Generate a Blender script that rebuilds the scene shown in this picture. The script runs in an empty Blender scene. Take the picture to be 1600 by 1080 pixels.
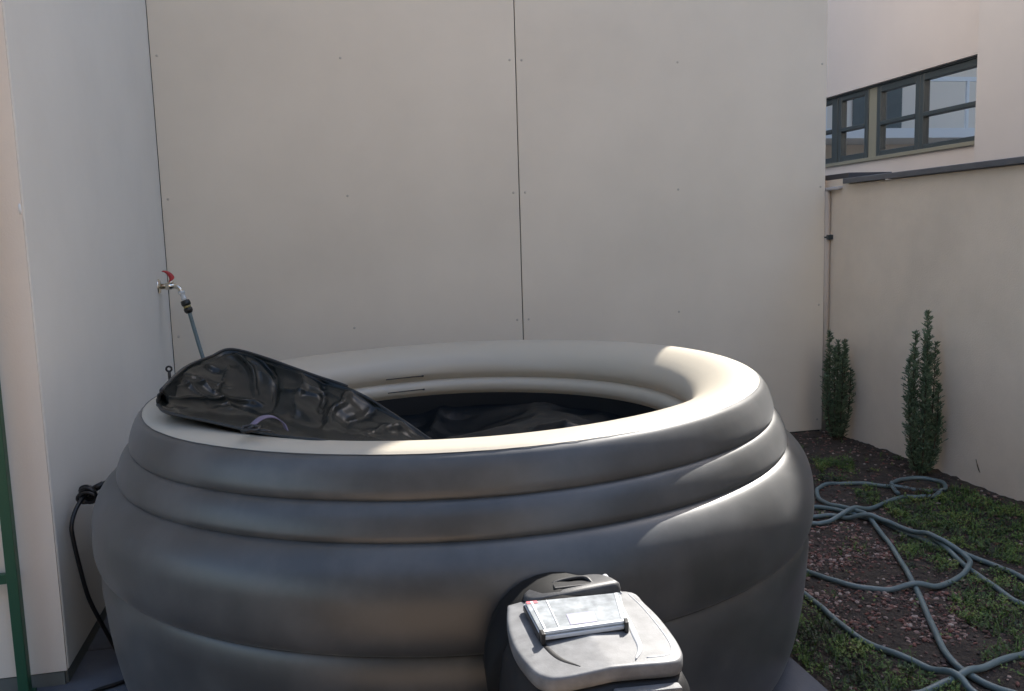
import bpy, bmesh, math, random
from mathutils import Vector, noise, Matrix
R = math.radians
PI = math.pi
S = bpy.context.scene
COL = S.collection
# ------------------------------------------------------------------ camera, sky, sun, exposure
CAM_F, YAW, PITCH, ROLL, HC = 1352.8, .206, .1239, -.03, 1.05
cy_, sy_ = math.cos(YAW), math.sin(YAW); cp_, sp_ = math.cos(PITCH), math.sin(PITCH)
Fv = Vector((sy_*cp_, cy_*cp_, -sp_)); R0 = Vector((cy_, -sy_, 0)); U0 = R0.cross(Fv)
Rv = math.cos(ROLL)*R0 + math.sin(ROLL)*U0; Uv = -math.sin(ROLL)*R0 + math.cos(ROLL)*U0
cam = bpy.data.objects.new('camera', bpy.data.cameras.new('camera')); COL.objects.link(cam)
cam.matrix_world = Matrix(((Rv.x, Uv.x, -Fv.x, 0), (Rv.y, Uv.y, -Fv.y, 0), (Rv.z, Uv.z, -Fv.z, HC), (0, 0, 0, 1)))
cam.data.sensor_width = 36; cam.data.lens = 36*CAM_F/1600
cam.data.clip_start = .02; cam.data.clip_end = 500
S.camera = cam
SUN_EL, SUN_AZ = R(41), R(44.6)
SUN_STRENGTH, SKY_STRENGTH, EXPOSURE = 4.6, .15, 1.55
wd = bpy.data.worlds.new('World'); S.world = wd; wd.use_nodes = True
nt = wd.node_tree; bg = nt.nodes['Background']
sk = nt.nodes.new('ShaderNodeTexSky'); sk.sky_type = 'NISHITA'; sk.sun_disc = False
sk.sun_elevation = SUN_EL; sk.sun_rotation = SUN_AZ; sk.air_density = 1.0; sk.dust_density = 2.0; sk.ozone_density = 1.0
nt.links.new(sk.outputs[0], bg.inputs[0]); bg.inputs[1].default_value = SKY_STRENGTH
sl = bpy.data.lights.new('sun', 'SUN'); sl.energy = SUN_STRENGTH; sl.angle = R(.53); sl.color = (1, .95, .88)
so = bpy.data.objects.new('sun', sl); COL.objects.link(so)
sd = Vector((math.sin(SUN_AZ)*math.cos(SUN_EL), math.cos(SUN_AZ)*math.cos(SUN_EL), math.sin(SUN_EL)))
so.rotation_euler = sd.to_track_quat('Z', 'Y').to_euler(); so.location = sd*30
S.view_settings.view_transform = 'Standard'; S.view_settings.look = 'None'
S.view_settings.gamma = 1; S.view_settings.exposure = EXPOSURE
S.render.resolution_x = 1024; S.render.resolution_y = 691
random.seed(7)
# traced plan positions on the ground (metres)
hA = [(2.278, 2.886), (2.252, 2.913), (2.217, 2.928), (2.182, 2.976), (2.136, 3.01), (2.097, 3.057), (2.044, 3.102), (1.981, 3.115), (1.908, 3.083), (1.851, 3.022), (1.813, 2.947), (1.795, 2.863), (1.807, 2.788), (1.825, 2.734), (1.835, 2.686), (1.811, 2.59), (1.773, 2.479), (1.724, 2.356), (1.676, 2.245), (1.619, 2.126), (1.564, 2.019), (1.508, 1.915), (1.458, 1.82), (1.417, 1.732), (1.405, 1.663), (1.412, 1.605), (1.426, 1.566), (1.447, 1.526)]
hB = [(1.687, 1.727), (1.594, 1.69), (1.513, 1.666), (1.443, 1.65), (1.378, 1.639), (1.311, 1.623), (1.252, 1.607), (1.217, 1.588)]
hC = [(1.357, 1.573), (1.358, 1.614), (1.345, 1.667), (1.324, 1.731), (1.299, 1.785), (1.282, 1.854), (1.274, 1.933), (1.277, 2.022), (1.282, 2.109), (1.284, 2.193)]
hD = [(1.374, 2.329), (1.39, 2.274), (1.414, 2.215), (1.45, 2.165), (1.505, 2.134), (1.576, 2.115), (1.651, 2.101), (1.719, 2.111), (1.793, 2.142), (1.855, 2.188), (1.886, 2.227), (1.896, 2.274), (1.886, 2.32)]
hD2 = [(1.873, 2.365), (1.87, 2.437), (1.862, 2.506), (1.853, 2.577), (1.827, 2.628), (1.792, 2.669), (1.756, 2.725), (1.711, 2.754), (1.672, 2.766)]
hE = [(1.633, 2.702), (1.662, 2.691), (1.706, 2.695), (1.811, 2.729), (1.932, 2.781), (2.066, 2.846), (2.143, 2.875), (2.198, 2.857), (2.244, 2.843), (2.313, 2.886), (2.369, 2.939), (2.397, 3.0), (2.383, 3.053), (2.334, 3.085), (2.265, 3.075), (2.201, 3.036), (2.153, 2.974), (2.132, 2.907)]
hF = [(1.737, 2.858), (1.77, 2.815), (1.798, 2.758), (1.835, 2.686), (1.853, 2.621), (1.865, 2.537), (1.87, 2.45), (1.878, 2.371), (1.904, 2.331), (1.924, 2.262), (1.937, 2.19), (1.943, 2.124), (1.941, 2.053), (1.947, 1.983)]
hG = [(1.815, 1.845), (1.806, 1.924), (1.805, 1.969), (1.829, 2.075), (1.849, 2.172), (1.878, 2.298), (1.878, 2.396)]
GREEN = [[(1.076, 1.979), (1.222, 2.159), (1.255, 2.025), (1.254, 1.868), (1.345, 1.758), (1.329, 1.611), (1.064, 1.659)], [(2.103, 3.476), (2.276, 3.418), (2.118, 3.159), (1.946, 3.154)], [(2.022, 3.032), (2.13, 3.036), (1.977, 2.799), (1.923, 2.849)], [(1.986, 2.797), (2.139, 2.885), (2.399, 2.949), (2.429, 2.595), (2.021, 2.148), (1.973, 2.298), (1.945, 2.456), (1.931, 2.657)], [(1.815, 2.495), (1.912, 2.414), (1.881, 2.233), (1.78, 2.176), (1.664, 2.21)], [(1.715, 2.094), (1.926, 2.176), (1.931, 2.051), (1.661, 1.756), (1.606, 1.771), (1.586, 1.932)], [(1.487, 1.719), (1.682, 1.779), (1.561, 1.646), (1.471, 1.658)]]
GRAVEL = [[(1.582, 2.676), (1.784, 2.672), (1.747, 2.414), (1.638, 2.176), (1.453, 2.209), (1.405, 2.373)], [(1.372, 2.274), (1.604, 2.106), (1.744, 2.066), (1.586, 1.836), (1.451, 1.676), (1.385, 1.682), (1.397, 1.829), (1.288, 1.919), (1.282, 2.123)]]
COVER = [[(-0.394, 2.064, 0.692), (-0.362, 1.987, 0.687), (-0.257, 1.88, 0.684), (-0.167, 1.797, 0.681), (-0.095, 1.743, 0.678), (-0.009, 1.691, 0.675), (0.09, 1.695, 0.66)], [(-0.395, 2.061, 0.701), (-0.369, 2.078, 0.685), (-0.3, 2.202, 0.644), (-0.217, 2.279, 0.616), (-0.104, 2.197, 0.598), (0.005, 2.128, 0.582), (0.124, 2.058, 0.578)], [(-0.394, 2.058, 0.711), (-0.377, 2.168, 0.693), (-0.307, 2.336, 0.669), (-0.21, 2.423, 0.655), (-0.091, 2.333, 0.622), (0.023, 2.26, 0.585), (0.156, 2.167, 0.568)], [(-0.39, 2.053, 0.72), (-0.38, 2.27, 0.711), (-0.318, 2.456, 0.713), (-0.223, 2.528, 0.711), (-0.074, 2.432, 0.657), (0.052, 2.354, 0.603), (0.196, 2.246, 0.558)], [(-0.383, 2.05, 0.732), (-0.375, 2.35, 0.74), (-0.336, 2.55, 0.742), (-0.268, 2.6, 0.749), (-0.074, 2.5, 0.686), (0.081, 2.42, 0.627), (0.235, 2.3, 0.554)]]
TAPHOSE = [(-0.553, 3.6, 0.804), (-0.546, 3.6, 0.74), (-0.536, 3.6, 0.676), (-0.523, 3.6, 0.621), (-0.508, 3.6, 0.558)]
CABLE = [(-0.63, 2.387, 0.451), (-0.63, 2.298, 0.445), (-0.63, 2.241, 0.413), (-0.63, 2.227, 0.353), (-0.63, 2.249, 0.263), (-0.63, 2.282, 0.182), (-0.63, 2.318, 0.102)]
CABLE2 = [(-0.692, 2.547, 0.008), (-0.618, 2.376, 0.008), (-0.552, 2.249, 0.008), (-0.504, 2.179, 0.008), (-0.538, 2.146, 0.008), (-0.597, 2.122, 0.008)]
STRAP = [(-0.17, 1.738, 0.69), (-0.161, 1.754, 0.7), (-0.145, 1.778, 0.707), (-0.124, 1.792, 0.704), (-0.106, 1.786, 0.692), (-0.099, 1.775, 0.678)]
# ------------------------------------------------------------------ helpers
class MB:
    """collects geometry for ONE mesh object"""
    def __init__(s): s.v = []; s.f = []; s.sm = []
    def add(s, vs, fs, smooth=False):
        o = len(s.v); s.v += [tuple(v) for v in vs]
        s.f += [tuple(i+o for i in f) for f in fs]; s.sm += [smooth]*len(fs); return s
    def box(s, x0, x1, y0, y1, z0, z1):
        return s.add([(x0,y0,z0),(x1,y0,z0),(x1,y1,z0),(x0,y1,z0),(x0,y0,z1),(x1,y0,z1),(x1,y1,z1),(x0,y1,z1)],
                     [(0,3,2,1),(4,5,6,7),(0,1,5,4),(1,2,6,5),(2,3,7,6),(3,0,4,7)])
    def tube(s, pts, r, n=10, caps=True, closed=False):
        pts = [Vector(p) for p in pts]; m = len(pts); vs = []; fs = []; up = None
        for i, p in enumerate(pts):
            t = (pts[min(i+1, m-1)]-pts[max(i-1, 0)]).normalized()
            if up is None: up = Vector((0,0,1)) if abs(t.z) < .9 else Vector((1,0,0))
            a = t.cross(up).normalized(); b = a.cross(t).normalized(); up = b
            rr = r[i] if isinstance(r, (list, tuple)) else r
            for k in range(n):
                w = 2*PI*k/n; vs.append(p + a*math.cos(w)*rr + b*math.sin(w)*rr)
        for i in range(m-1):
            for k in range(n):
                fs.append((i*n+k, i*n+(k+1) % n, (i+1)*n+(k+1) % n, (i+1)*n+k))
        if caps: fs.append(tuple(range(n))[::-1]); fs.append(tuple((m-1)*n+k for k in range(n)))
        return s.add(vs, fs, True)
    def loft(s, rings, smooth=False, caps=True):
        n = len(rings[0]); vs = [p for r in rings for p in r]; fs = []
        for i in range(len(rings)-1):
            for k in range(n): fs.append((i*n+k, i*n+(k+1) % n, (i+1)*n+(k+1) % n, (i+1)*n+k))
        if caps: fs.append(tuple(range(n))[::-1]); fs.append(tuple((len(rings)-1)*n+k for k in range(n)))
        return s.add(vs, fs, smooth)
    def grid(s, rows, smooth=True):
        n = len(rows[0]); vs = [p for r in rows for p in r]
        return s.add(vs, [(i*n+k, i*n+k+1, (i+1)*n+k+1, (i+1)*n+k) for i in range(len(rows)-1) for k in range(n-1)], smooth)
    def build(s, name, mat, parent=None, bevel=0, subsurf=0, seg=2, angle=40, recalc=True):
        me = bpy.data.meshes.new(name); me.from_pydata(s.v, [], s.f); me.update()
        if recalc and len(s.f) < 60000:
            bm = bmesh.new(); bm.from_mesh(me); bmesh.ops.recalc_face_normals(bm, faces=bm.faces); bm.to_mesh(me); bm.free()
        me.polygons.foreach_set('use_smooth', s.sm)
        o = bpy.data.objects.new(name, me); COL.objects.link(o); me.materials.append(mat)
        if parent: o.parent = parent
        if subsurf:
            q = o.modifiers.new('subsurf', 'SUBSURF'); q.levels = q.render_levels = subsurf
        if bevel:
            q = o.modifiers.new('bevel', 'BEVEL'); q.width = bevel; q.segments = seg; q.limit_method = 'ANGLE'; q.angle_limit = R(angle)
        return o
def tag(o, label=None, cat=None, group=None, kind=None):
    for k, v in (('label', label), ('category', cat), ('group', group), ('kind', kind)):
        if v: o[k] = v
    return o
def empty(name, loc=(0,0,0)):
    o = bpy.data.objects.new(name, None); COL.objects.link(o); o.empty_display_size = .1; o.location = loc; return o
def part(mb, name, mat, root, **k):
    """part whose geometry is given in world coordinates, under a root Empty at root.location"""
    L = Vector(root['_base']) if '_base' in root else Vector(root.location)
    mb.v = [tuple(Vector(v)-L) for v in mb.v]
    o = mb.build(name, mat, root, **k); o['_base'] = tuple(L); return o
def spline(pts, n=8):
    P = [Vector(p) for p in pts]; P = [P[0]*2-P[1]] + P + [P[-1]*2-P[-2]]; out = []
    for i in range(1, len(P)-2):
        a, b, c, d = P[i-1:i+3]
        for k in range(n):
            t = k/n
            out.append(.5*((2*b)+(c-a)*t+(2*a-5*b+4*c-d)*t*t+(3*b-a-3*c+d)*t**3))
    out.append(P[-2]); return out
# ------------------------------------------------------------------ materials
def mat(name, col, rough=.6, metal=0, bump=0, bscale=60, var=0, vscale=3, coat=0, spec=.5, bdetail=4, dist=.002, sheen=0, trans=0, alpha=1, col2=None, v_lo=.35, v_hi=.65, sss=0):
    m = bpy.data.materials.new(name); m.use_nodes = True; N = m.node_tree; b = N.nodes['Principled BSDF']
    b.inputs['Base Color'].default_value = (*col, 1); b.inputs['Roughness'].default_value = rough; b.inputs['Metallic'].default_value = metal
    b.inputs['Specular IOR Level'].default_value = spec; b.inputs['Coat Weight'].default_value = coat; b.inputs['Coat Roughness'].default_value = .15
    b.inputs['Transmission Weight'].default_value = trans
    if sheen: b.inputs['Sheen Weight'].default_value = sheen; b.inputs['Sheen Roughness'].default_value = .35; b.inputs['Sheen Tint'].default_value = (.9,.92,.95,1)
    if sss: b.inputs['Subsurface Weight'].default_value = sss; b.inputs['Subsurface Radius'].default_value = (.03,.015,.006); b.inputs['Subsurface Scale'].default_value = 1
    tc = N.nodes.new('ShaderNodeTexCoord')
    if var or col2:
        n = N.nodes.new('ShaderNodeTexNoise'); n.inputs['Scale'].default_value = vscale; n.inputs['Detail'].default_value = 6; n.inputs['Roughness'].default_value = .6
        N.links.new(tc.outputs['Object'], n.inputs['Vector'])
        r = N.nodes.new('ShaderNodeValToRGB'); r.color_ramp.elements[0].position = v_lo; r.color_ramp.elements[1].position = v_hi
        c2 = col2 or tuple(min(1, c*(1+var)) for c in col); c1 = col if col2 else tuple(c*(1-var) for c in col)
        r.color_ramp.elements[0].color = (*c1, 1); r.color_ramp.elements[1].color = (*c2, 1)
        N.links.new(n.outputs['Fac'], r.inputs['Fac']); N.links.new(r.outputs['Color'], b.inputs['Base Color'])
        mr = N.nodes.new('ShaderNodeMapRange'); mr.inputs['To Min'].default_value = max(0, rough-.06); mr.inputs['To Max'].default_value = min(1, rough+.06)
        N.links.new(n.outputs['Fac'], mr.inputs['Value']); N.links.new(mr.outputs[0], b.inputs['Roughness'])
    if bump:
        n = N.nodes.new('ShaderNodeTexNoise'); n.inputs['Scale'].default_value = bscale; n.inputs['Detail'].default_value = bdetail
        N.links.new(tc.outputs['Object'], n.inputs['Vector'])
        u = N.nodes.new('ShaderNodeBump'); u.inputs['Strength'].default_value = bump; u.inputs['Distance'].default_value = dist
        N.links.new(n.outputs['Fac'], u.inputs['Height']); N.links.new(u.outputs[0], b.inputs['Normal'])
    return m
def attr_mat(name, cols, rough=.7, attr='tint', spec=.5):
    m = bpy.data.materials.new(name); m.use_nodes = True; N = m.node_tree; b = N.nodes['Principled BSDF']
    a = N.nodes.new('ShaderNodeAttribute'); a.attribute_name = attr
    r = N.nodes.new('ShaderNodeValToRGB'); e = r.color_ramp.elements
    while len(e) < len(cols): e.new(.5)
    for i, c in enumerate(cols): e[i].position = i/(len(cols)-1); e[i].color = (*c, 1)
    N.links.new(a.outputs['Fac'], r.inputs['Fac']); N.links.new(r.outputs['Color'], b.inputs['Base Color'])
    b.inputs['Roughness'].default_value = rough; b.inputs['Specular IOR Level'].default_value = spec
    return m
def set_tint(o, vals):
    a = o.data.attributes.new('tint', 'FLOAT', 'FACE'); a.data.foreach_set('value', vals)
M = {}
M['board'] = mat('board_paint', (.745,.66,.54), .5, bump=.25, bscale=1.6, bdetail=3, var=.045, vscale=1.4, spec=.35, dist=.03)
M['stucco'] = mat('stucco_paint', (.755,.725,.65), .85, bump=.25, bscale=260, var=.03, vscale=2)
M['terrace'] = mat('terrace_wall', (.56,.49,.42), .85)
M['stucco_warm'] = mat('stucco_beige', (.74,.66,.57), .85, bump=.25, bscale=260, var=.03, vscale=2)
M['gstucco'] = mat('garden_wall_plaster', (.775,.665,.54), .9, bump=.55, bscale=150, var=.06, vscale=3, bdetail=8, dist=.003)
M['facade'] = mat('facade_plaster', (.47,.445,.435), .9, bump=.3, bscale=120, var=.03, vscale=1)
M['facade_pale'] = mat('facade_pale_plaster', (.45,.435,.43), .9, bump=.3, bscale=120, var=.03, vscale=1)
M['backing'] = mat('joint_backing', (.02,.02,.02), .9)
M['plinth'] = mat('plinth_render', (.13,.14,.13), .8, bump=.2, bscale=200, var=.1)
M['screw'] = mat('screw_head', (.52,.46,.39), .5, metal=.1)
M['zinc'] = mat('zinc_cap', (.16,.17,.19), .45, metal=.75, var=.1, vscale=8)
M['darkcap'] = mat('dark_cap', (.05,.05,.055), .5)
M['soil'] = mat('soil', (.030,.022,.017), .95, bump=1, bscale=90, dist=.012, bdetail=8, col2=(.062,.047,.036), vscale=28)
M['ground'] = mat('ground', (.22,.2,.18), .9, bump=.4, bscale=20, var=.2)
M['slab'] = mat('paving_slab', (.105,.11,.125), .75, bump=.25, bscale=180, var=.16, vscale=6)
M['sand'] = mat('joint_sand', (.05,.045,.04), .95, bump=.5, bscale=120)
M['beige'] = mat('beige_vinyl', (.50,.455,.37), .36, bump=.06, bscale=14, spec=.5, dist=.01)
M['grey'] = mat('grey_vinyl', (.045,.046,.045), .40, col2=(.09,.09,.088), vscale=6, v_lo=.42, v_hi=.8, bump=.05, bscale=9, spec=.65, dist=.012, sheen=.12)
M['liner'] = mat('black_liner', (.008,.009,.010), .6, spec=.15)
M['cover'] = mat('black_leatherette', (.006,.009,.009), .27, bump=.15, bscale=700, spec=.30, dist=.0005)
M['hem'] = mat('cover_hem', (.014,.015,.016), .55)
M['strap'] = mat('purple_strap', (.12,.10,.16), .6)
M['black'] = mat('black_plastic', (.012,.012,.013), .4)
M['hose'] = mat('grey_blue_hose', (.125,.17,.175), .42, var=.08, vscale=20)
M['taphose'] = mat('green_grey_hose', (.10,.14,.14), .4)
M['chrome'] = mat('chrome', (.72,.66,.55), .18, metal=1)
M['red'] = mat('red_lever', (.45,.03,.03), .4)
M['clearp'] = mat('white_translucent_plastic', (.8,.82,.82), .25, trans=.35)
M['coupling'] = mat('coupling_black', (.02,.02,.018), .35)
M['ochre'] = mat('coupling_ochre', (.30,.24,.09), .4)
M['green'] = mat('dark_green_metal', (.02,.085,.045), .45)
M['frame'] = mat('window_frame', (.032,.045,.052), .4)
M['palegreen'] = mat('pale_green_panel', (.19,.19,.15), .6)
M['lace'] = mat('lace_curtain', (.85,.86,.84), .9, bump=.5, bscale=80)
M['room'] = mat('dim_room', (.10,.10,.10), .9)
M['pipe'] = mat('beige_downpipe', (.50,.42,.345), .7)
M['white'] = mat('white_paint', (.8,.8,.78), .6)
M['flats'] = mat('pale_flats_render', (.80,.70,.59), .9)
M['bark'] = mat('shrub_bark', (.06,.045,.03), .9)
def translucent(m, w, col):
    N = m.node_tree; o = N.nodes['Material Output']; b = N.nodes['Principled BSDF']; t = N.nodes.new('ShaderNodeBsdfTranslucent'); x = N.nodes.new('ShaderNodeMixShader')
    t.inputs[0].default_value = (*col, 1); x.inputs[0].default_value = w
    N.links.new(b.outputs[0], x.inputs[1]); N.links.new(t.outputs[0], x.inputs[2]); N.links.new(x.outputs[0], o.inputs[0])
translucent(M['beige'], .17, (.95,.66,.38))
M['sunk'] = mat('sunken_leatherette', (.006,.008,.010), .27, bump=.15, bscale=700, spec=.14, dist=.0005)
def glass_mat():
    m = bpy.data.materials.new('window_glass'); m.use_nodes = True; N = m.node_tree
    for n in list(N.nodes): N.nodes.remove(n)
    o = N.nodes.new('ShaderNodeOutputMaterial'); mx = N.nodes.new('ShaderNodeMixShader'); t = N.nodes.new('ShaderNodeBsdfTransparent')
    g = N.nodes.new('ShaderNodeBsdfGlossy'); g.inputs['Roughness'].default_value = .01; fr = N.nodes.new('ShaderNodeFresnel'); fr.inputs[0].default_value = 2.2
    N.links.new(fr.outputs[0], mx.inputs[0]); N.links.new(t.outputs[0], mx.inputs[1]); N.links.new(g.outputs[0], mx.inputs[2]); N.links.new(mx.outputs[0], o.inputs[0])
    t.inputs[0].default_value = (.9,.93,.93,1); return m
M['glass'] = glass_mat()
def lid_mat(name, a, b):
    return mat(name, a, .5, spec=.35, bump=.35, bscale=420, col2=b, vscale=40, dist=.0006)
M['lid'] = lid_mat('pump_lid_plastic', (.115,.117,.120), (.165,.168,.172))
M['neck'] = lid_mat('pump_neck_plastic', (.035,.036,.038), (.055,.056,.058))
M['lid_dark'] = lid_mat('pump_body_plastic', (.010,.010,.011), (.014,.014,.015))
M['lid_rim'] = mat('pump_rim_plastic', (.45,.46,.47), .3)
M['caseclear'] = mat('clear_case_plastic', (.34,.36,.37), .12, var=.25, vscale=45, trans=.2, spec=.6)
M['casewhite'] = mat('case_white', (.55,.56,.57), .35)
M['caselilac'] = mat('case_lilac', (.29,.28,.36), .4)
M['matte'] = mat('matte_black', (.006,.006,.006), .7, spec=.2)
M['casered'] = mat('case_red', (.5,.10,.12), .5)
# ------------------------------------------------------------------ ground, paving, soil
g = MB(); g.add([(-150,-150,-.05),(150,-150,-.05),(150,150,-.05),(-150,150,-.05)], [(0,1,2,3)])
tag(g.build('ground', M['ground'], recalc=False), 'flat grey ground around the courtyard', kind='structure')
pv = MB(); J = .004
SX, SY = 1.07, 1.867
for i in range(16):
    for j in range(-14, 5):
        x1 = SX - i*.5; y1 = SY + j*.5
        if y1-.5 > 4.0: continue
        y2 = min(y1, 4.02)
        pv.box(x1-.5+J, x1-(J if i else 0), y1-.5+J, y2-J, -.04, random.uniform(-.0008, .0008))
slabs = pv.build('paving', M['slab'], bevel=.003, seg=1); tag(slabs, 'grey concrete paving slabs under the hot tub', kind='structure')
tag(MB().add([(-7.5,-6,-.02),(SX-.002,-6,-.02),(SX-.002,4.02,-.02),(-7.5,4.02,-.02)], [(0,1,2,3)]).build('joint_bed', M['sand'], recalc=False), 'dark sand bed between the paving slabs', kind='structure')
XS0, XS1 = 1.078, 2.53
def soil_z(x, y):
    z = .010*noise.noise(Vector((x*3, y*3, 1))) + .008*noise.noise(Vector((x*11, y*11, 5))) + .006*noise.noise(Vector((x*37, y*37, 9)))
    e = min(1, (x-XS0)/.1)
    return -.012 + z + .014*e
rows = []
nx, ny = 150, 420
for j in range(ny+1):
    y = -.2 + (4.02+.2)*j/ny; rows.append([])
    for i in range(nx+1):
        x = XS0 + (XS1-XS0)*i/nx; rows[-1].append((x, y, soil_z(x, y)))
tag(MB().grid(rows).build('soil_bed', M['soil'], recalc=False), 'dark brown soil bed between paving and garden wall', kind='structure')
rows = [[(x, y, -.012) for x in (XS0, XS1)] for y in (-6, -.2)]
tag(MB().grid(rows).build('soil_strip', M['soil'], recalc=False), 'soil beside the paving behind the viewer', kind='structure')
def inpoly(x, y, P):
    c = False; n = len(P)
    for i in range(n):
        (x1, y1), (x2, y2) = P[i], P[(i+1) % n]
        if (y1 > y) != (y2 > y) and x < (x2-x1)*(y-y1)/(y2-y1)+x1: c = not c
    return c
GREEN += [[(2.3,2.2),(2.5,2.0),(2.5,.2),(1.3,.2),(1.1,.9),(1.3,1.3),(1.9,1.9)],[(1.08,1.66),(1.33,1.61),(1.3,.3),(1.08,.3)]]
def green_w(x, y):
    n = noise.noise(Vector((x*5, y*5, 3)))*.5 + noise.noise(Vector((x*17, y*17, 8)))*.5
    ins = any(inpoly(x, y, P) for P in GREEN)
    return (1.0 if n > -.22 else .12) if ins else (.5 if n > .30 else .012)
def gravel_w(x, y):
    n = noise.noise(Vector((x*6, y*6, 13)))
    ins = any(inpoly(x, y, P) for P in GRAVEL)
    n2 = noise.noise(Vector((x*21, y*21, 31)))
    return (max(.12, min(1, .55+1.1*n+.9*n2))) if ins else .06+.06*(n2 > .2)
# gravel: small rounded angular stones
ico = bmesh.new(); bmesh.ops.create_icosphere(ico, subdivisions=1, radius=1)
icv = [v.co.copy() for v in ico.verts]; icf = [tuple(v.index for v in f.verts) for f in ico.faces]; ico.free()
gm = MB(); tint = []; cnt = 0
rnd = random.Random(3)
while cnt < 7500:
    x = rnd.uniform(XS0+.02, 2.5); y = rnd.uniform(.9, 3.98)
    if math.hypot(x-.32, y-2.32) < .86: continue
    if rnd.random() > gravel_w(x, y): continue
    s = rnd.choice([.0025,.003,.0035,.004,.005,.006,.0075]) * (1.35 if rnd.random() < .06 else 1)
    q = Matrix.Rotation(rnd.uniform(0, 6.3), 3, 'Z') @ Matrix.Rotation(rnd.uniform(-.5, .5), 3, 'X')
    sx, sy, sz = s*rnd.uniform(.8, 1.5), s*rnd.uniform(.7, 1.1), s*rnd.uniform(.4, .7)
    c = Vector((x, y, soil_z(x, y)+sz*.5))
    gm.add([c + q @ Vector((v.x*sx*rnd.uniform(.8,1.15), v.y*sy*rnd.uniform(.8,1.15), v.z*sz)) for v in icv], icf, False)
    tint += [rnd.random()]*len(icf); cnt += 1
M['gravel'] = attr_mat('gravel_stone', [(.03,.022,.019),(.07,.045,.038),(.17,.065,.05),(.11,.08,.068),(.21,.11,.09),(.38,.32,.28)], .8)
o = gm.build('gravel', M['gravel'], recalc=False); set_tint(o, tint)
tag(o, 'reddish and grey gravel chips scattered over the soil bed', 'gravel', kind='stuff')
# unseen timber deck, added to throw warm sunlight onto the walls and the rings
M['timber'] = mat('bounce_deck_timber', (.42,.30,.20), .7, bump=.3, bscale=60, var=.15, vscale=8)
m = MB()
for i in range(24): m.box(-5.4, 1.5, .86-.14*(i+1)+.004, .86-.14*i, .002, .03)
tag(m.build('bounce_deck', M['timber']), 'unseen timber deck boards added in front of the tub for warm bounce light', kind='structure')
# ------------------------------------------------------------------ walls
YB, XL, XJ, XR, XG = 4.024, -.69, .898, 2.486, 2.52
ZT = 9.0
bl = MB().box(-6, XR-.004, YB+.012, YB+3.6, -.05, ZT)
tag(bl.build('back_building', M['backing']), 'tall building wall behind the two big beige boards', 'building')
def board(x0, x1, label):
    r = empty('wall_board', ((x0+x1)/2, YB, 0)); tag(r, label, 'wall panel', 'big beige boards cladding the back wall')
    part(MB().box(x0, x1, YB, YB+.010, .003, 3.0), 'panel', M['board'], r, bevel=.0012, seg=1)
    part(MB().box(x0, x1, YB, YB+.010, 3.006, ZT), 'panel', M['board'], r, bevel=.0012, seg=1)
    for z in (.06, .66, 1.259, 1.861, 2.46):
        for x in (x0+.026, (x0+x1)/2, x1-.026):
            m = MB(); pr = [(.0001,-.0022),(.0035,-.0020),(.0052,-.0010),(.0056,0)]
            rings = [[(x+q*math.cos(a), YB+d, z+q*math.sin(a)) for a in [2*PI*k/14 for k in range(14)]] for q, d in pr]
            m.loft(rings, True, caps=False); part(m, 'screw', M['screw'], r)
board(XL+.003, XJ-.0022, 'left beige wall board behind the tap, with flush screws')
board(XJ+.0022, XR, 'right beige wall board, from the dark joint to the outer corner')
tag(MB().box(XR-.004, XR+.002, YB+.014, YB+3.59, -.04, ZT-.01).build('corner_render', M['stucco_warm']), 'beige rendered side face of the tall back building', 'wall')
hw = empty('side_wall', (-2.3, 2.19, 0)); tag(hw, 'smooth lilac grey house wall on the left carrying the tap', 'wall')
YF = 2.19
XF0 = -.672   # the wall is slightly out of square: x at its front corner
def wedge(d, y0, y1, z0, z1, xl=-5.5):
    q = lambda y: XF0+(XL-XF0)*(y-YF)/(YB-YF)+d
    return MB().add([(xl,y0,z0),(q(y0),y0,z0),(q(y1),y1,z0),(xl,y1,z0),(xl,y0,z1),(q(y0),y0,z1),(q(y1),y1,z1),(xl,y1,z1)], [(0,3,2,1),(4,5,6,7),(0,1,5,4),(1,2,6,5),(2,3,7,6),(3,0,4,7)])
hwm = wedge(0, YF, YB+.010, .036, ZT)
part(hwm, 'rendered_wall', M['stucco'], hw, bevel=.004)
part(wedge(-.004, YF+.004, YB, -.04, .034), 'plinth', M['plinth'], hw)
fr = MB().box(-5.5, XF0-.003, YF-.006, YF-.0005, .036, ZT)
part(fr, 'front_render', M['stucco_warm'], hw)
part(MB().box(-5.5, XF0-.010, YF-.004, YF+.003, -.04, .033), 'plinth', M['plinth'], hw)
# white chip on the corner bead
m = MB().loft([[(XF0-.006+math.cos(w)*.0035, YF-.0065-.001*k, 1.148+math.sin(w)*.013) for w in [2*PI*i/10 for i in range(10)]] for k in range(2)], True)
part(m, 'paint_chip', M['white'], hw)
# garden wall
gw = empty('garden_wall', (XG+.1, 0, 0)); tag(gw, 'rough beige garden wall with dark metal capping on the right', 'wall')
part(MB().box(XG, XG+.2, -6, 4.6, -.05, 1.262), 'plaster_wall', M['gstucco'], gw, bevel=.004)
cp = MB()
prof = [(XG-.035,1.263),(XG-.035,1.288),(XG+.1,1.298),(XG+.235,1.288),(XG+.235,1.263),(XG+.229,1.263),(XG+.229,1.282),(XG+.1,1.2915),(XG-.029,1.282),(XG-.029,1.263)]
cp.loft([[(x, y, z) for x, z in prof] for y in (-6, 3.87)])
part(cp, 'metal_capping', M['zinc'], gw, bevel=.0015, seg=1)
cp = MB().box(XG-.03, XG+.24, 3.78, 4.6, 1.264, 1.286)
cp2 = MB().loft([[(x, y, z) for x, z in [(XG-.028,1.238),(XG-.028,1.250),(XG+.02,1.260),(XG+.02,1.248)]] for y in (3.92, 4.2)])
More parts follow.
